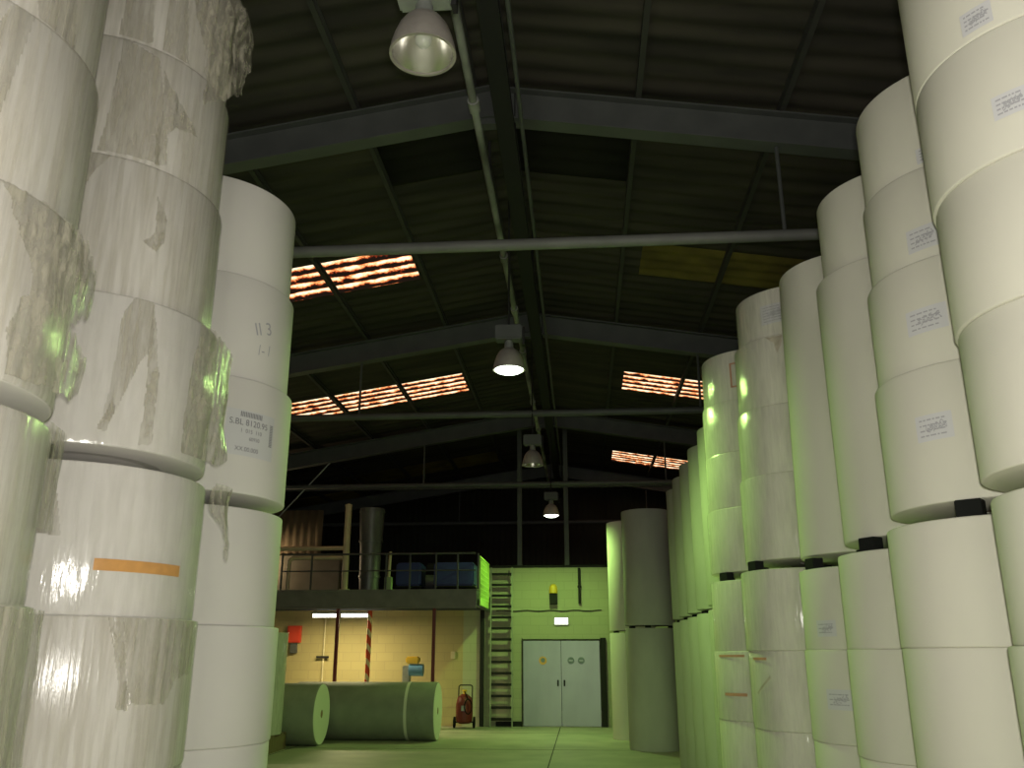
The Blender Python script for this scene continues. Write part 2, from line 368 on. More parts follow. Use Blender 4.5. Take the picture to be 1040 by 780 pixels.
bay_lamp(-.66, 20.3, 4.80, True, 'smaller glowing lamp hanging farthest off above the grey doors', 520)

# ---------------------------------------------------------------- paper rolls
def surf_patch(name, poly, R, m, parent, off=.006, res=.006, bulge=0, jag=0, seed=0, zo=0, wr=.006, out=None, thick=0):
    """patch lying on a cylinder: poly in (angle deg, z); cells outside the outline are dropped"""
    angs = [p[0] for p in poly]; zs = [p[1] for p in poly]
    a0, a1, z0, z1 = min(angs), max(angs), min(zs), max(zs)
    na = max(2, int(math.radians(a1 - a0) * R / res)); nz = max(2, int((z1 - z0) / res)); bm = bmesh.new(); V = {}
    def vert(i, j):
        if (i, j) in V: return V[i, j]
        a = a0 + (a1 - a0) * i / na; z = z0 + (z1 - z0) * j / nz
        n = noise.noise(Vector((a * .16 + seed, z * 1.6, seed))); n2 = noise.noise(Vector((a * .45 + seed, z * 5, 2 + seed)))
        bl = bulge * (out(a, z) if out else 1) * (.75 + .5 * noise.noise(Vector((a * .05, z * 4, seed))))
        r = R + off + abs(n) * wr * 2 + abs(n2) * wr * .5 + bl
        v = bm.verts.new((r * math.cos(math.radians(a)), r * math.sin(math.radians(a)), z - zo)); V[i, j] = v; return v
    for i in range(na):
        for j in range(nz):
            ca = a0 + (a1 - a0) * (i + .5) / na; cz = z0 + (z1 - z0) * (j + .5) / nz
            if jag:
                ca += jag * 60 * noise.noise(Vector((ca * .3, cz * 12, seed + 5))); cz += jag * noise.noise(Vector((ca * .3, cz * 12, seed + 9)))
            if inside((ca, cz), poly): bm.faces.new((vert(i, j), vert(i + 1, j), vert(i + 1, j + 1), vert(i, j + 1)))
    if not bm.faces: bm.free(); return None
    if thick:
        r = bmesh.ops.solidify(bm, geom=bm.faces[:], thickness=thick)
    return link(name, bm, m, parent, smooth=True)

def rect(a0, a1, z0, z1): return [(a0, z0), (a1, z0), (a1, z1), (a0, z1)]

def cyl_text(txt, size, a, z, R, m, parent, zo, tilt=0):
    c = bpy.data.curves.new('print', 'FONT'); c.body = txt; c.size = size; c.align_x = 'CENTER'; c.align_y = 'CENTER'
    o = bpy.data.objects.new('tmp_text', c); COL.objects.link(o)
    dg = bpy.context.evaluated_depsgraph_get(); me = bpy.data.meshes.new_from_object(o.evaluated_get(dg))
    bpy.data.objects.remove(o); bm = bmesh.new(); bm.from_mesh(me); bpy.data.meshes.remove(me)
    ct, st = math.cos(tilt), math.sin(tilt)
    for v in bm.verts:
        x, y = v.co.x * ct - v.co.y * st, v.co.x * st + v.co.y * ct
        an = math.radians(a) + x / R; v.co = Vector((R * math.cos(an), R * math.sin(an), z + y - zo))
    return bm
def cyl_bars(bm, rects, R, zo):
    for (a0, a1, z0, z1) in rects:
        n = max(1, int((a1 - a0) / 3)); 
        for i in range(n):
            b0, b1 = math.radians(a0 + (a1 - a0) * i / n), math.radians(a0 + (a1 - a0) * (i + 1) / n)
            bm.faces.new([bm.verts.new((R * math.cos(b), R * math.sin(b), z - zo)) for b, z in ((b0, z0), (b1, z0), (b1, z1), (b0, z1))])
    return bm

meshes = {}
def body_mesh(R, H, bev, kind='plain'):
    key = (round(R, 3), round(H, 3), bev)
    if key not in meshes:
        rc = .075
        bm = lathe([(rc, .004), (R - bev * 1.4, 0), (R - bev * .4, bev * .4), (R, bev * 1.4), (R, H * .5), (R, H - bev * 1.4), (R - bev * .4, H - bev * .4), (R - bev * 1.4, H), (rc, H - .004)], 96, closed=True)
        bmesh.ops.recalc_face_normals(bm, faces=bm.faces)
        me = bpy.data.meshes.new('wound_paper'); bm.to_mesh(me); bm.free()
        me.polygons.foreach_set('use_smooth', [True] * len(me.polygons)); me.set_sharp_from_angle(angle=math.radians(50))
        meshes[key] = me
    return meshes[key]
def mob(name, me, m, parent):
    if not me.materials: me.materials.append(m)
    o = bpy.data.objects.new(name, me); COL.objects.link(o); o.parent = parent
    o.material_slots[0].link = 'OBJECT'; o.material_slots[0].material = m
    return o
core_cache = {}
def roll(cx, cy, z0, z1, R, m, label, group, wrap=None, bev=.006):
    t = thing('paper_roll', label, 'paper roll', (cx, cy, z0), group=group)
    H = z1 - z0
    mob('wound_paper', body_mesh(R, H, bev), m, t)
    key = round(H, 3)
    if key not in core_cache:
        bm = lathe([(.06, .01), (.0745, .01), (.0745, H - .01), (.06, H - .01)], 32, closed=True); me = bpy.data.meshes.new('core'); bm.to_mesh(me); bm.free(); core_cache[key] = me
    mob('cardboard_core', core_cache[key], CORE, t)
    if wrap:
        bm = lathe([(R * .55, -.0005 + .002), (R + .002, .002), (R + .006, .02), (R + .006, H / 2), (R + .006, H - .02), (R + .002, H - .002), (R * .55, H - .002)], 96)
        link('plastic_wrap', bm, wrap, t, smooth='auto')
    return t

def spacer(cx, cy, z, h, R, ang, label, group):
    # black rubber block standing in the gap between the two tiers, near the rim
    a = math.radians(ang); r = R - .05
    t = link('spacer_block', B(-.04, .04, -.055, .055, 0, h, bev=.004), BLACKR, loc=(cx + r * math.cos(a), cy + r * math.sin(a), z))
    t.rotation_euler = (0, 0, a)
    tag(t, label, 'spacer block', group)

UP = ['just above the dark gap', 'second above the dark gap', 'third above the dark gap', 'fourth above the dark gap', 'fifth above the dark gap']
DN = ['just below the dark gap', 'second below the dark gap', 'third below the dark gap', 'standing on the floor']
LOW = [(1.73, 2.29), (1.15, 1.73), (.575, 1.15), (0, .575)]
# cx of the foot, cy, upper boundaries as (z, cx) from top to gap, lower (gap top z, boundary below)
RIGHT = [
 ('nearest right-hand stack', 3.30, [(5.50, 2.02), (4.75, 2.02), (4.02, 1.995), (3.48, 2.011), (2.93, 2.021), (2.34, 2.028)], 2.045, 2.029, PAPER, None),
 ('second right-hand stack', 4.38, [(4.60, 2.135), (4.05, 2.116), (3.55, 2.088), (3.01, 2.058), (2.36, 2.017)], 2.009, 2.019, PAPER, None),
 ('third right-hand stack', 5.40, [(4.60, 2.165), (4.02, 2.140), (2.34, 2.067)], 2.044, 2.046, PAPER, None),
 ('fourth right-hand stack', 6.42, [(4.50, 2.105), (2.34, 2.045)], 2.049, 2.043, PAPER, None),
 ('fifth right-hand stack', 7.46, [(4.70, 1.965), (4.27, 1.943), (3.67, 1.905), (3.10, 1.889), (2.42, 1.867)], 1.823, 1.843, PAPER, 'w'),
 ('sixth right-hand stack', 8.52, [(4.51, 1.776), (4.02, 1.765), (3.52, 1.755), (3.00, 1.746), (2.42, 1.726)], 1.722, 1.716, PAPER, 'w'),
]
rolls = {}
FRONT = {'c1': -112, 'c2': -127, 'c3': -149.6, 'c4': -164, 'c5': -157, 'c6': -150}
def stack(code, name, cy, ups, cxt, cxb, m, wrap, R, kindword, lows=LOW):
    grp = 'rolls of the ' + name
    zg = ups[-1][0]
    n = len(ups) - 1; names_u = UP
    for i in range(n):
        (zt, ct), (zb, cb) = ups[i], ups[i + 1]
        idx = n - 1 - i
        Rj = R + (.006 if (i + len(name)) % 2 else 0) - (.004 if i % 3 == 0 else 0)
        lab = '%s paper roll in the %s, %s' % (kindword, name, UP[idx] + (', topmost' if i == 0 else ''))
        w_ = wrap(code, 'u', idx) if callable(wrap) else wrap
        rolls[code, 'u', idx] = (roll((ct + cb) / 2, cy, zb, zt, Rj, m, lab, grp, wrap=w_), Rj, zb)
    for i, (za, zb_) in enumerate(lows):
        Rj = R + (.004 if i % 2 else -.002)
        zt = zg - .075 if i == 0 else zb_
        lab = '%s paper roll in the %s, %s' % (kindword, name, DN[i])
        w_ = wrap(code, 'l', i) if callable(wrap) else wrap
        rolls[code, 'l', i] = (roll(cxt if i == 0 else cxb, cy, za, zt, Rj, m, lab, grp, wrap=w_), Rj, za)
    base = math.degrees(math.atan2(-cy, -cxt))
    base0 = base if code in FRONT else 0
    base = 0 if code in FRONT else base
    for k, (da, wd) in enumerate(((FRONT.get(code, -22), 'front'), (base0 + 130, 'right rear'), (base0 - 130, 'left rear'))):
        spacer(cxt, cy, zg - .075, .075, R, base + da, 'black rubber block in the gap of the %s, %s one' % (name, wd), 'spacer blocks in the stack gaps')
for i, (nm, cy, ups, cxt, cxb, m, wr) in enumerate(RIGHT):
    stack('c%d' % (i + 1), nm, cy, ups, cxt, cxb, m, WRAP_C if wr else None, .5, 'cream' if not wr else 'shiny wrapped cream')

LEFT = [
 ('A', 'nearest left-hand stack', 2.604, [(5.2, -2.43), (4.51, -2.411), (3.84, -2.399), (3.18, -2.364), (2.53, -2.336)], -2.345, -2.312, PAPER_W),
 ('B', 'second left-hand stack', 3.898, [(5.25, -2.46), (4.58, -2.450), (3.93, -2.423), (3.24, -2.387), (2.55, -2.325)], -2.335, -2.315, PAPER_W),
 ('C', 'third left-hand stack', 5.03, [(4.50, -2.42), (3.87, -2.385), (3.23, -2.349), (2.56, -2.322)], -2.33, -2.308, PAPER_W),
]
LOWL = [(1.85, 2.29), (1.24, 1.85), (.62, 1.24), (0, .62)]
def wrapAB(code, tier, idx):
    if code == 'B' and tier == 'l' and idx == 0: return WRAP_C
    if code == 'B' and tier == 'u' and idx == 0: return WRAP_C
    return WRAP
for code, nm, cy, ups, cxt, cxb, m in LEFT:
    stack(code, nm, cy, ups, cxt, cxb, m, wrapAB if code != 'C' else None, .55, 'film-wrapped white' if code != 'C' else 'bare white', LOWL)

for k_, d_ in ((('c4', 'u', 0), 1.0),): rolls[k_][0].rotation_euler = (0, math.radians(d_), 0); rolls[k_][0].location.z += .009
# --- torn film, tape, labels on the left stacks
def P(key, name, poly, m, **k):
    t, R, z0 = rolls[key]; return surf_patch(name, poly, R, m, t, zo=z0, **k)
rim = lambda a0, a1: (lambda a, z: max(0, min(1, (a - a0) / (a1 - a0))))
P(('B', 'u', 3), 'torn_film', [(-35, 5.1), (-20, 5.15), (16, 5.2), (19, 4.95), (12, 4.80), (14, 4.70), (4, 4.62), (0, 4.56), (-15, 4.42), (-17, 4.75)], TORN, off=.014, bulge=.13, out=rim(-20, 16), jag=.03, seed=3, wr=.007)
P(('B', 'u', 3), 'film_fold', [(-62, 4.60), (-60, 5.2), (-52, 5.2), (-46, 4.62), (-48, 4.60)], TORN_L, off=.010, seed=8)
P(('B', 'u', 3), 'film_fold', [(-41, 4.60), (-41, 5.2), (-34, 5.2), (-26, 4.60)], TORN_L, off=.010, seed=18)
P(('B', 'u', 2), 'torn_film', [(-41, 4.47), (-36.7, 4.40), (-17.8, 4.215), (-32, 4.19), (-35, 4.12), (-33.5, 3.97), (-40, 3.945), (-41, 4.1), (-38.8, 4.209)], TORN, off=.011, jag=.012, seed=4, wr=.01)
P(('B', 'u', 2), 'film_fold', [(-61, 4.57), (-43.7, 4.53), (-38.5, 4.30), (-37.4, 3.96), (-65, 3.94), (-63, 4.1)], TORN_L, off=.008, seed=5, wr=.004)
P(('B', 'u', 1), 'torn_film', [(-80, 3.92), (-61.7, 3.92), (-69, 3.80), (-72.4, 3.662), (-70.9, 3.491), (-63, 3.26), (-80, 3.24)], TORN_L, off=.010, jag=.01, seed=6)
P(('B', 'u', 1), 'torn_film', [(-38.7, 3.78), (-32.7, 3.70), (-32.2, 3.56), (-36, 3.50), (-42.4, 3.53), (-37, 3.6)], TORN, off=.010, jag=.01, seed=7)
P(('B', 'u', 0), 'torn_film', [(-47, 3.235), (-38.5, 3.235), (-36, 3.04), (-41.4, 2.932), (-50.7, 2.646), (-53.4, 2.664), (-52.1, 2.821), (-51, 3.15)], TORN_L, off=.012, jag=.006, seed=9, wr=.006)
P(('B', 'u', 0), 'torn_film', [(-51, 2.74), (-49, 2.72), (-51, 2.60), (-55, 2.62)], TORN, off=.014, jag=.012, seed=19, wr=.006)
P(('B', 'u', 0), 'torn_film', [(-38, 3.235), (-35, 3.04), (-31, 2.9), (-32, 2.75), (-31, 2.6), (-34, 2.57), (-37, 2.57), (-37, 2.85), (-38.5, 3.1)], TORN, off=.012, jag=.012, seed=10, wr=.006)
P(('B', 'u', 0), 'torn_film', [(-10, 3.235), (0, 3.22), (20, 3.18), (30, 3.05), (30, 2.75), (22, 2.62), (16, 2.58), (-15, 2.58), (-14, 2.9)], TORN, off=.012, bulge=.085, out=rim(-10, 24), jag=.025, seed=11, wr=.007)
P(('B', 'l', 0), 'film_strand', [(2, 2.47), (26, 2.47), (24, 2.36), (14, 2.25), (12, 2.12), (9, 2.12), (8, 2.27), (-1, 2.36)], TORN, off=.05, bulge=.09, out=rim(-20, 16), jag=.02, seed=12, wr=.007)
P(('B', 'l', 1), 'torn_film', [(-44, 1.845), (-37.7, 1.845), (-33.9, 1.605), (-30.7, 1.529), (-31.4, 1.484), (-37, 1.494), (-37.5, 1.605)], TORN, off=.011, jag=.006, seed=13, wr=.01)
P(('B', 'l', 1), 'film_fold', [(-37.7, 1.845), (20, 1.845), (8, 1.62), (-6, 1.60), (-12, 1.50), (-30.8, 1.51)], TORN_L, off=.007, jag=.01, seed=14)
P(('B', 'l', 0), 'orange_tape', rect(-50.5, -7.2, 2.03, 2.078), TAPE, off=.0075, wr=0, res=.01, jag=.003)
P(('B', 'l', 0), 'torn_film', [(-78, 2.47), (-71, 2.47), (-64.6, 2.16), (-80, 2.17)], TORN_L, off=.010, seed=15)
P(('A', 'u', 1), 'film_fold', [(-50, 3.2), (-30, 3.83), (-22, 3.83), (-30, 3.2)], TORN_L, off=.008, seed=21)
P(('A', 'u', 0), 'torn_film', [(-26, 3.175), (-9.3, 3.17), (14, 3.14), (32, 3.06), (34, 2.92), (24, 2.875), (12, 2.80), (30, 2.72), (34, 2.64), (18, 2.55), (-12, 2.548), (-14, 2.7), (-7.2, 2.9)], TORN, off=.012, bulge=.075, out=rim(-12, 26), jag=.03, seed=22, wr=.007)
P(('A', 'u', 0), 'film_fold', [(-60, 3.175), (-40, 3.17), (-30, 2.56), (-60, 2.56)], TORN_L, off=.008, seed=23)
P(('A', 'l', 0), 'torn_film', [(14, 2.46), (36, 2.46), (40, 2.12), (16, 2.10)], TORN_L, off=.012, bulge=.05, out=rim(10, 40), seed=24)
P(('A', 'l', 1), 'film_fold', [(-10, 1.84), (30, 1.84), (30, 1.25), (-5, 1.25)], TORN_L, off=.010, seed=25, wr=.006, bulge=.03, out=rim(-5, 30), jag=.012)
P(('A', 'u', 2), 'film_fold', [(-40, 4.5), (-10, 4.5), (0, 3.86), (-18, 3.86), (-28, 4.2)], TORN_L, off=.008, seed=26)

def paper_label(key, a0, a1, z0, z1, rows=4, label=None, lines=None, ink=INK_L, scribble=False, m=LABEL, seed=0):
    t, R, zo = rolls[key]
    p = surf_patch('paper_label', rect(a0, a1, z0, z1), R, m, t, off=.003, wr=0, res=.02, zo=zo)
    if label: p['label'] = label
    bm = bmesh.new(); rnd = random.Random(seed)
    Ri = R + .0045
    if lines:
        for (txt, size, fa, fz) in lines:
            link('printed_line', cyl_text(txt, size, a0 + (a1 - a0) * fa, z0 + (z1 - z0) * fz, Ri, ink, t, zo), ink, p)
        bm.free(); bm = None
    else:
        rs = []
        for r in range(rows):
            zz = z1 - (r + 1) * (z1 - z0) / (rows + 1); a = a0 + (a1 - a0) * .12
            while a < a0 + (a1 - a0) * .8:
                wl = rnd.uniform(.05, .16) * (a1 - a0); rs.append((a, min(a + wl, a1 - 1), zz - .0035, zz + .0035)); a += wl + .035 * (a1 - a0)
        cyl_bars(bm, rs, Ri, zo); link('printed_text', bm, ink, p); bm = bmesh.new() if scribble else None
        if scribble:
            # pen scrawl: a thin looping ribbon
            pts = []
            for i in range(46):
                u = i / 45; pts.append((a0 + (a1 - a0) * (.30 + .55 * u + .04 * math.sin(i * 1.9 + seed)), (z0 + z1) / 2 + (z1 - z0) * (.11 * math.sin(i * 1.25 + seed) + .07 * math.sin(i * .53 + 2 * seed) + .14 * (u - .5))))
            for (p0, p1) in zip(pts, pts[1:]):
                vs = [bm.verts.new(((Ri + .001) * math.cos(math.radians(a)), (Ri + .001) * math.sin(math.radians(a)), z - zo + d)) for (a, z), d in ((p0, -.003), (p1, -.003), (p1, .003), (p0, .003))]
                bm.faces.new(vs)
        if scribble: link('pen_scrawl', bm, INK_L, p); bm = None
    if bm: link('printed_text', bm, ink, p)
    return p
# third left stack: big printed sheet
p = paper_label(('C', 'u', 0), -49.5, -15, 2.775, 3.04, label='white printed sheet with bar codes', lines=[('S.BL 8120.95', .05, .44, .72), ('1  015  110', .032, .48, .54), ('60930', .030, .55, .38), ('XX.00.000', .036, .42, .14)], m=LABEL, ink=INK)
t, R, zo = rolls['C', 'u', 0]
bm = cyl_bars(bmesh.new(), [(-41 + i * 1.1, -41 + i * 1.1 + .6, 3.00, 3.03) for i in range(14)] + [(-19, -16.2, 2.86 + j * .0095, 2.865 + j * .0095) for j in range(14)], R + .0045, zo)
link('bar_code', bm, INK, p)
t, R, zo = rolls['C', 'u', 1]
bm = cyl_text('II 3', .11, -26, 3.57, R + .002, INK_L, t, zo, .3); merge(bm, cyl_text('/- /', .09, -24, 3.44, R + .002, INK_L, t, zo, .2))
link('pen_mark', bm, INK_L, t)
# right stacks
paper_label(('c1', 'u', 3), -149.5, -135.5, 4.05, 4.15, scribble=True, seed=1)
paper_label(('c1', 'u', 2), -142.5, -128, 3.63, 3.73, scribble=True, seed=2)
paper_label(('c1', 'u', 1), -134, -120, 3.17, 3.27, scribble=True, seed=3)
paper_label(('c2', 'u', 3), -138, -121.8, 4.075, 4.16, scribble=True, seed=4)
paper_label(('c2', 'u', 2), -148.4, -129.6, 3.61, 3.735, scribble=True, seed=5)
paper_label(('c2', 'u', 1), -151.8, -128.6, 3.18, 3.305, scribble=True, seed=6)
paper_label(('c2', 'u', 0), -151.5, -130.8, 2.65, 2.775, scribble=True, seed=7)
paper_label(('c4', 'l', 0), -159.5, -140, 1.815, 1.92, scribble=True, seed=8, rows=3)
paper_label(('c4', 'l', 1), -154, -131.5, 1.36, 1.485, scribble=True, seed=9, rows=3)
paper_label(('c5', 'u', 3), -137, -112, 4.385, 4.56, rows=6, scribble=True, seed=10)
P(('c5', 'l', 1), 'orange_tape', rect(-168, -147.4, 1.66, 1.68), TAPE_R, off=.008, wr=0)
P(('c5', 'l', 1), 'scuff_mark', [(-164.1, 1.422), (-145.2, 1.545), (-144, 1.53), (-163, 1.405)], SMEAR, off=.008, wr=0, res=.005)
P(('c5', 'u', 2), 'brown_stain', [(-129.6, 4.258), (-113.3, 4.25), (-114, 4.19), (-119.2, 4.11), (-122, 4.2)], SMEAR, off=.008, wr=0, jag=.01)
for a in (rect(-126, -110, 4.37, 4.385), rect(-126, -110, 4.14, 4.155), rect(-126.5, -124.5, 4.14, 4.385)):
    P(('c6', 'u', 3), 'orange_tape', a, TAPE_R, off=.008, wr=0, res=.006)
P(('c6', 'l', 1), 'orange_tape', rect(-163, -127, 1.68, 1.70), TAPE_R, off=.008, wr=0, res=.008)
P(('c6', 'l', 1), 'orange_tape', rect(-156, -127, 1.355, 1.38), TAPE_R, off=.008, wr=0, res=.008)

# --- tall rolls further back
GT = 'tall rolls at the far right'
nth = ['first', 'second', 'third', 'fourth', 'fifth', 'sixth']
for i in range(6):
    cy = 9.62 + 1.06 * i; cx = 1.98 if i else 1.93
    for tier, (z0, z1, wd) in enumerate(((0, 2.2, 'lower'), (2.25, 4.36, 'upper'))):
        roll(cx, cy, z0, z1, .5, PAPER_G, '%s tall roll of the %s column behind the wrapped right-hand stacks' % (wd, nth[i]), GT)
    for da, wd in ((0, 'front'), (120, 'right'), (240, 'left')):
        spacer(cx, cy, 2.2, .05, .5, -100 + da, 'black block in the gap of the %s tall column, %s one' % (nth[i], wd), 'spacer blocks in the far gaps')
for (cx, cy, R, zg, zt, nm) in ((1.33, 17.85, .49, 2.24, 4.47, 'tall grey column jutting into the aisle'), (1.10, 20.0, .5, 2.20, 4.55, 'tall green-lit column beside the grey doors')):
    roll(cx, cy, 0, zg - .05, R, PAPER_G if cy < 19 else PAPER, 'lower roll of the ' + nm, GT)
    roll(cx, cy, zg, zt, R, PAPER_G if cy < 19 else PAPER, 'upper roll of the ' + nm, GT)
    for da, wd in ((0, 'front'), (120, 'right'), (240, 'left')):
        spacer(cx, cy, zg - .05, .05, R, -100 + da, 'black block in the gap of the ' + nm + ', ' + wd, 'spacer blocks in the far gaps')
# --- lone white roll at the far left on a low base
roll(-6.15, 16.85, .30, 2.10, .55, PAPER_W, 'white paper roll on a low base, just showing beside the left-hand stacks', 'single far rolls', wrap=WRAP_C)
pal = thing('wooden_pallet', 'low dark wooden pallet under the far left white roll', 'pallet', (-6.15, 16.85, 0))
for i in range(7): link('deck_board', B(-.5, .5, -.5 + i * .155, -.5 + i * .155 + .1, .272, .30), WOOD, pal)
for x in (-.5, -.06, .38): link('bearer', B(x, x + .12, -.5, .53, 0, .272), WOOD, pal)

# --- rolls lying on the floor
BODY_SHADED = mat('shaded_roll_body', (.24, .25, .20), .7, var=.15)  # shade on the camera side put into a darker body colour
ENDM = mat('lamplit_roll_end', (.78, .78, .68), .7)  # lamplight on the roll ends put into a lighter colour
def lying(x1, y, L, R, label):
    t = roll(x1 - L, y, 0, L, R, BODY_SHADED, label, 'rolls lying on the floor', bev=.015)
    t.rotation_euler = (0, PI / 2, 0); t.location = (x1 - L, y, R + .001)
    return t
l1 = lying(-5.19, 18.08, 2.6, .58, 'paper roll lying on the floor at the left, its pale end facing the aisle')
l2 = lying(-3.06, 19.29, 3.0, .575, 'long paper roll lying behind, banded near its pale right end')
b = link('wrap_band', lathe([(.576, 2.38), (.579, 2.38), (.579, 2.44), (.576, 2.44)], 64, closed=True), PAPER, l2, smooth='auto')
for l, L in ((l1, 2.6), (l2, 3.0)):
    link('end_disc', lathe([(.08, L + .0), (.08, L + .006), (.56, L + .006), (.56, L)], 64), ENDM, l, smooth='auto')
    link('core_plug', lathe([(0, L - .02), (.058, L - .02), (.058, L + .008), (0, L + .008)], 24), CORE, l, smooth='auto')

# ---------------------------------------------------------------- doors
for n, (a, c) in enumerate(((DX0 + .02, -.555), (-.545, DX1 - .02))):
    d = bpy.data.objects.new('door_%d' % (n + 1), None); COL.objects.link(d); d.location = (a, YM - .02, 0); tag(d, kind='structure')
    wdt = c - a
    link('leaf', B(0, wdt, 0, .05, .01, DZ - .02, bev=.006), DOORM, d)
    if n == 0:
        s = link('round_sign', T([(.50, -.012, 1.56), (.50, -.001, 1.56)], .10, seg=28), SIGN_O, d); s['label'] = 'orange round sign'
        link('sign_centre', T([(.50, -.016, 1.57), (.50, -.0125, 1.57)], .055, seg=20), SIGN_B, s)
    else:
        for x in (.24, .50):
            s = link('round_sign', T([(x, -.012, 1.56), (x, -.001, 1.56)], .085, seg=28), SIGN_B, d); s['label'] = 'blue-grey round sign'
            link('sign_bar', B(x - .05, x + .05, -.016, -.0125, 1.545, 1.575), DOORM, s)
    link('door_handle', B(wdt - .10 if n == 0 else .05, wdt - .06 if n == 0 else .09, -.05, -.001, .95, 1.10, bev=.006), DARK, d)
fr = bmesh.new(); box(fr, DX0 - .015, DX0 - .001, YM - .05, YM - .002, 0, DZ + .05); box(fr, DX1 + .001, DX1 + .14, YM - .09, YM - .002, 0, DZ + .05); box(fr, DX0 - .001, DX1 + .001, YM - .02, YM - .002, DZ + .002, DZ + .02)
tag(link('trim_4', fr, DARK), kind='structure')

# fittings on the green wall
YW = YM - .001
e = thing('emergency_light', 'small glowing rectangular light on the wall above the grey doors', 'wall light', (-.53, YW, 2.5))
link('housing', B(-.19, .19, -.05, 0, -.08, .12, bev=.008), STEEL_L, e)
link('lit_panel', B(-.17, .17, -.062, -.0505, -.06, .10), ELIT, e)
light('emergency_glow', 'AREA', (-.53, YW - .12, 2.5), 4, (1, .98, .8), (math.radians(80), 0, PI), shape='RECTANGLE', size=.3, size_y=.15)
e = thing('alarm_bell', 'pale domed sounder over a black box high on the green wall', 'alarm', (-.72, YW, 3.15))
link('dome', lathe([(0, .30), (.06, .28), (.10, .22), (.11, .12), (.11, .06)], 24), YEL, e, smooth=True, loc=(0, -.115, 0))
link('base_box', B(-.10, .10, -.18, 0, -.22, .055, bev=.01), DARK, e)
e = thing('downpipe', 'short dark vertical pipe high on the green wall, right of the sounder', 'pipe', (-.05, YW - .06, 2.95))
link('pipe', T([(0, 0, 0), (0, 0, .9)], .035), DARK, e, smooth='auto'); link('clamp', B(-.05, .05, -.045, .06, .4, .45), DARK, e)
for x, wd in ((-1.61, 'left'), (-.36, 'right')):
    tag(link('steel_column', prism([(x - .07, YM + .25), (x + .07, YM + .25), (x + .07, YM + .27), (x + .01, YM + .27), (x + .01, YM + .43), (x + .07, YM + .43), (x + .07, YM + .45), (x - .07, YM + .45), (x - .07, YM + .43), (x - .01, YM + .43), (x - .01, YM + .27), (x - .07, YM + .27)], 'x', 0, 1) if False else
        B(x - .06, x + .06, YM + .24, YM + .40, 0, rz(x) - .16), STEEL_D), 'dark upright steel post rising above the green wall, %s one' % wd, 'post', 'posts above the green wall')
tag(link('wall_rail', B(XW0 + .4, XW1 - .4, YM + .42, YM + .52, 6.05, 6.17), STEEL_D), 'dark horizontal rail high in front of the end cladding', 'rail')
tag(link('wall_cable', T([(x, YW - .02 - (.01 if i % 2 else 0), 2.78 + .012 * math.sin(i)) for i, x in enumerate([-2.2 + .1 * k for k in range(28)])], .012, seg=6), DARK), 'thin dark cable along the green wall above the doors', 'cable')

# ladder fixed to the green wall
ld = thing('wall_ladder', 'pale steel ladder with deep dark treads fixed to the green wall', 'ladder', (-2.04, YM - .25, 0))
for x in (-.29, .25): link('stile', B(x, x + .03, 0, .08, 0, 3.86), mat('ladder_grey', (.3, .33, .24), .6), ld)
z = .15
while z < 3.9:
    link('tread', B(-.255, .25, -.01, .10, z, z + .06), DARK, ld); z += .27
for z in (1.2, 2.6, 3.7):
    for x in (-.28, .255): link('wall_bracket', B(x, x + .02, .08, .248, z, z + .04), DARK, ld)

# wheeled extinguisher
ex = thing('wheeled_extinguisher', 'dark red wheeled fire extinguisher at the foot of the wall by the ladder', 'fire extinguisher', (-2.92, 22.55, 0))
link('cylinder', lathe([(0, .10), (.13, .10), (.19, .15), (.205, .25), (.205, .55), (.17, .70), (.07, .78), (0, .78)], 28), REDP, ex, smooth='auto')
link('valve', lathe([(0, .78), (.04, .78), (.04, .84), (.06, .85), (.06, .88), (0, .88)], 16), YEL, ex, smooth='auto')
for x in (-.26, .22): link('wheel', T([(x, .0, .13), (x + .04, .0, .13)], .13, seg=24), BLACKR, ex, smooth='auto')
link('axle', T([(-.25, 0, .13), (.25, 0, .13)], .014, seg=8), DARK, ex)
link('handle', T(bend([(-.17, .1, .12), (-.17, .2, .98), (.17, .2, .98), (.17, .1, .12)], .06), .014, seg=8), DARK, ex, smooth='auto')
link('hose', T([(0, -.02, .84)] + [(.12 + .09 * math.cos(a), -.235, .5 + .17 * math.sin(a)) for a in [PI / 2 - i * .5 for i in range(16)]], .014, seg=8), BLACKR, ex, smooth='auto')
link('instruction_plate', surf_patch('tmp', rect(-110, -70, .42, .56), .18, STEEL_L, None, off=.002, wr=0, res=.02).data and B(-.05, .05, -.215, -.203, .40, .52), STEEL_L, ex)
for o_ in [o for o in bpy.data.objects if o.name.startswith('tmp')]: bpy.data.objects.remove(o_)

# ---------------------------------------------------------------- raised deck with plant
MX0, MX1, MY0 = XW0 + .05, -2.36, 20.05
dk = thing('raised_deck', 'grey steel platform on dark red posts at the left end of the hall', 'platform', (0, 0, 0))
link('deck_slab', B(MX0, MX1, MY0, YM - .01, 3.02, 3.12), STEEL_D, dk)
link('edge_beam', prism([(MY0 - .03, 2.70), (MY0, 2.70), (MY0, 3.12), (MY0 - .03, 3.12), (MY0 - .03, 3.09), (MY0 - .02, 3.085), (MY0 - .02, 2.735), (MY0 - .03, 2.73)], 'x', MX0, MX1), mat('grey_beam', (.20, .20, .17), .6, var=.2), dk)
link('side_beam', B(MX1 - .05, MX1, MY0 + .06, YM - .01, 2.75, 3.02), STEEL_D, dk)
for x in (-9.5, -7.6, -5.53, -3.32): link('post', B(x - .035, x + .035, MY0 + .03, MY0 + .10, 0, 3.02), REDP, dk)
link('post', B(-2.60, -2.50, YM - .14, YM - .02, 0, 3.02), DARK, dk)
for y in (21.0, 22.0): link('joist', B(MX0 + .01, MX1 - .06, y, y + .06, 2.75, 3.02), STEEL_D, dk)
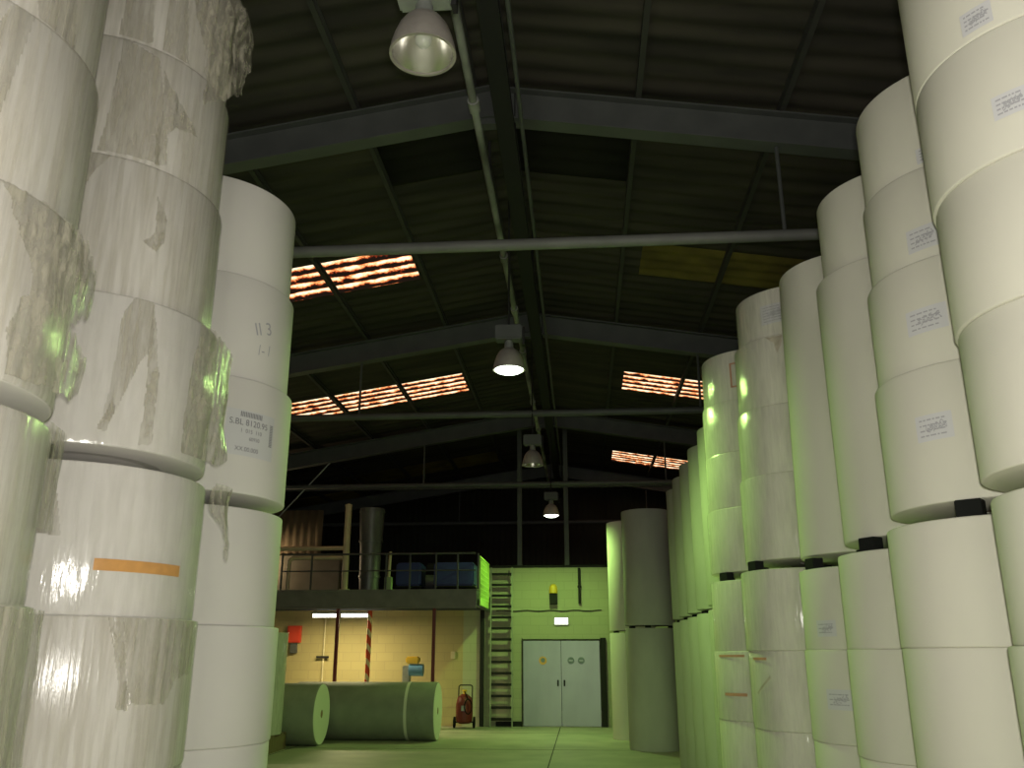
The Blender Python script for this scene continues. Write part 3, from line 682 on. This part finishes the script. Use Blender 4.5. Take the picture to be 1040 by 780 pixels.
# railing
rl = thing('guard_rail', 'dark guard rail along the front of the raised deck', 'railing', (0, MY0 + .01, 3.12))
link('top_rail', T([(-6.9, 0, .80), (MX1 - .03, 0, .80)], .022, seg=8), STEEL_D, rl, smooth='auto')
link('mid_rail', T([(-6.9, 0, .42), (MX1 - .03, 0, .42)], .016, seg=8), STEEL_D, rl, smooth='auto')
for x in (-6.9, -6.2, -4.45, -3.9, -3.3, -2.8, -2.33): link('rail_post', B(x - .018, x + .018, -.018, .018, 0, .80), STEEL_D, rl)
gt = thing('mesh_gate', 'bright yellow-green mesh panel on the right edge of the raised deck', 'gate', (MX1 + .06, MY0 + .1, 2.92))
gb = bmesh.new()
for y in (0, 1.9): box(gb, -.015, .015, y, y + .04, 0, .95)
for z in (0, .92): box(gb, -.015, .015, .04, 1.9, z, z + .03)
link('frame', gb, GREEN_LIT, gt)
gb = bmesh.new()
for i in range(1, 30): box(gb, -.005, .005, .04 + i * .062, .052 + i * .062, .03, .92)
for i in range(1, 8): box(gb, -.004, .004, .04, 1.9, i * .115, i * .115 + .012)
link('mesh_infill', gb, GREEN_LIT, gt)
link('toe_board', B(-.012, .012, .04, 1.9, -.14, -.005), GREEN_LIT, gt)
# blue tanks on the deck
for (x0, x1, y0, lab) in ((-4.35, -3.75, 20.6, 'dark blue plastic tank on the raised deck, the left one'), (-3.45, -2.5, 20.6, 'dark blue plastic tank on the raised deck, the wider right one')):
    tk = thing('plastic_tank', lab, 'tank', ((x0 + x1) / 2, y0 + .4, 3.12), group='blue tanks on the deck'); h = (x1 - x0) / 2
    link('tank_body', B(-h, h, -.35, .35, .12, .66, bev=.04), BLUE, tk)
    cg = bmesh.new()
    for x in (-h + .02, h - .05): 
        for y in (-.34, .30): box(cg, x, x + .03, y, y + .03, 0, .10)
    box(cg, -h, h, -.35, .35, .09, .12)
    link('stand', cg, DARK, tk)
    link('filler_cap', T([(0, 0, .66), (0, 0, .70)], .08, seg=20), DARK, tk, smooth='auto')
mc = thing('compressor', 'low dark machine with pipes on the raised deck behind the railing', 'machine', (-3.6, 21.9, 3.12))
link('pressure_vessel', T([(-.62, 0, .28), (-.58, 0, .28), (.58, 0, .28), (.62, 0, .28)], [.12, .2, .2, .12], seg=24), STEEL_D, mc, smooth='auto')
link('motor', T([(-.2, 0, .64), (.25, 0, .64)], .13, seg=20), DARK, mc, smooth='auto')
for x in (-.4, .36): link('foot', B(x, x + .05, -.15, .15, 0, .12), DARK, mc)
# ducts and pipes
d = thing('ventilation_duct', 'broad grey round duct rising from the raised deck', 'duct', (-5.0, 20.75, 3.12))
link('duct_shaft', lathe([(.23, 0), (.24, .3), (.255, 1.0), (.29, 1.6), (.30, 1.95), (.0, 1.95)], 40), DUCT, d, smooth='auto')
for z, r in ((.32, .25), (1.15, .275), (1.86, .30)): link('joint_ring', lathe([(r - .01, z), (r + .015, z), (r + .015, z + .04), (r - .01, z + .04)], 40, closed=True), DUCT, d, smooth='auto')
link('base_flange', lathe([(0, 0), (.30, 0), (.30, .03), (0, .03)], 32), DUCT, d, smooth='auto')
d = thing('cream_standpipe', 'thick upright cream pipe left of the broad grey duct', 'pipe', (-5.47, 20.3, 3.12))
link('pipe', T([(0, 0, 0), (0, 0, 1.95)], .075, seg=20), CREAM, d, smooth='auto')
link('flange', lathe([(0, 0), (.12, 0), (.12, .03), (0, .03)], 24), CREAM, d, smooth='auto')
link('end_cap', lathe([(0, 1.95), (.085, 1.95), (.085, 1.99), (0, 2.02)], 24), CREAM, d, smooth='auto')
tag(link('cream_pipe', T([(-8.9, 20.42, 4.10), (-5.55, 20.42, 4.10)], .05, seg=14), CREAM, smooth='auto'), 'upper of two horizontal cream pipes meeting the cream standpipe', 'pipe', 'horizontal cream pipes')
tag(link('cream_pipe', T(bend([(-6.86, 20.42, 3.125), (-6.86, 20.42, 3.88), (-5.55, 20.42, 3.88)], .14, 6), .045, seg=14), CREAM, smooth='auto'), 'lower cream pipe that bends down to the deck at its left end', 'pipe', 'horizontal cream pipes')
d = thing('vent_pipe', 'short pale pipe standing on a green box on the deck', 'pipe', (-4.45, 20.35, 3.12))
link('box_base', B(-.08, .08, -.08, .08, 0, .30, bev=.01), GREENBOX, d); link('pipe', T([(0, 0, .30), (.02, 0, .88)], .035, seg=12), CREAM, d, smooth='auto')
for pts, lab in (([(-7.9, 22.0, 4.95), (-6.5, 22.0, 6.50)], 'thin light diagonal brace high at the left end of the hall'),):
    tag(link('diagonal_brace', T(pts, .02, seg=8), STEEL_L, smooth='auto'), lab, 'brace')

# tubes under the deck
ft = thing('tube_light', 'pair of glowing fluorescent tubes under the raised deck', 'tube light', (-5.86, 21.5, 2.62))
for a, b_ in ((-.69, -.02), (.02, .69)):
    h = link('tube_housing', B(a, b_, -.06, .06, .03, .078, bev=.008), STEEL_L, ft)
    link('lit_tube', T([(a + .02, 0, -.01), (b_ - .02, 0, -.01)], .038, seg=14), TUBE, h, smooth='auto')
l = light('tube_glow', 'AREA', (0, 0, -.055), 130, (1, .86, .45), shape='RECTANGLE', size=1.3, size_y=.1); l.parent = ft

sp = link('striped_pole', T([(0, 0, 0), (0, 0, 2.69)], .055, seg=20), STRIPE, smooth='auto', loc=(-4.98, 20.9, 0))
tag(sp, 'red and white spiral-striped pole under the deck', 'pole')
rb = thing('hose_cabinet', 'small red box on the wall under the deck, at the far left', 'fire box', (-7.45, YM - .001, 2.0))
link('cabinet', B(-.17, .17, -.16, 0, 0, .42, bev=.01), RED, rb); link('door_panel', B(-.14, .14, -.172, -.161, .03, .39), RED, rb)
link('valve', B(-.08, .08, -.12, 0, -.26, -.02), STEEL_D, rb)
pv = thing('pipe_valve', 'dark valve handle with thin pipe on the wall left of the tubes', 'valve', (-6.65, YM - .08, 0))
link('pipe', T([(0, 0, 0), (0, 0, 2.7)], .02, seg=8), CREAM, pv, smooth='auto'); link('handle', B(-.18, .14, -.04, .0, 1.62, 1.67), DARK, pv)
pu = thing('bench_grinder', 'grey pedestal with a round blue motor and yellow guard beneath the deck', 'machine', (-4.2, 21.9, 0))
link('pedestal', B(-.14, .04, -.12, .12, 0, 1.45, bev=.02), STEEL_L, pu)
link('motor', T([(.02, -.05, 1.35), (.36, -.05, 1.35)], .14, seg=24), mat('blue_motor', (.12, .28, .5), .5), pu, smooth='auto')
link('guard', B(-.06, .26, -.16, .08, 1.50, 1.66, bev=.03), YEL, pu)
link('base_plate', B(-.24, .24, -.2, .2, 0, .02), DARK, pu)
bk = thing('assumed_bulkhead_lamp', 'assumed unseen round bulkhead lamp on the wall above the deck, far left', 'wall light', (-8.6, YM - .001, 4.0))  # unseen lamp, assumed behind the left stacks as source of the warm deck light
link('base', T([(0, -.05, 0), (0, 0, 0)], .13, seg=24), DARK, bk); link('lit_cover', T([(0, -.10, 0), (0, -.052, 0)], [.08, .11], seg=24), TUBE, bk)
l = light('assumed_bulkhead_glow', 'POINT', (0, -.25, 0), 45, (1, .75, .45), shadow_soft_size=.1); l.parent = bk  # warm light added for the assumed lamp
tag(link('wall_socket', B(-3.30 - .06, -3.30 + .06, YM - .05, YM - .001, 1.6, 1.78, bev=.01), CREAM), 'small pale box on the block wall right of the second red post', 'socket')
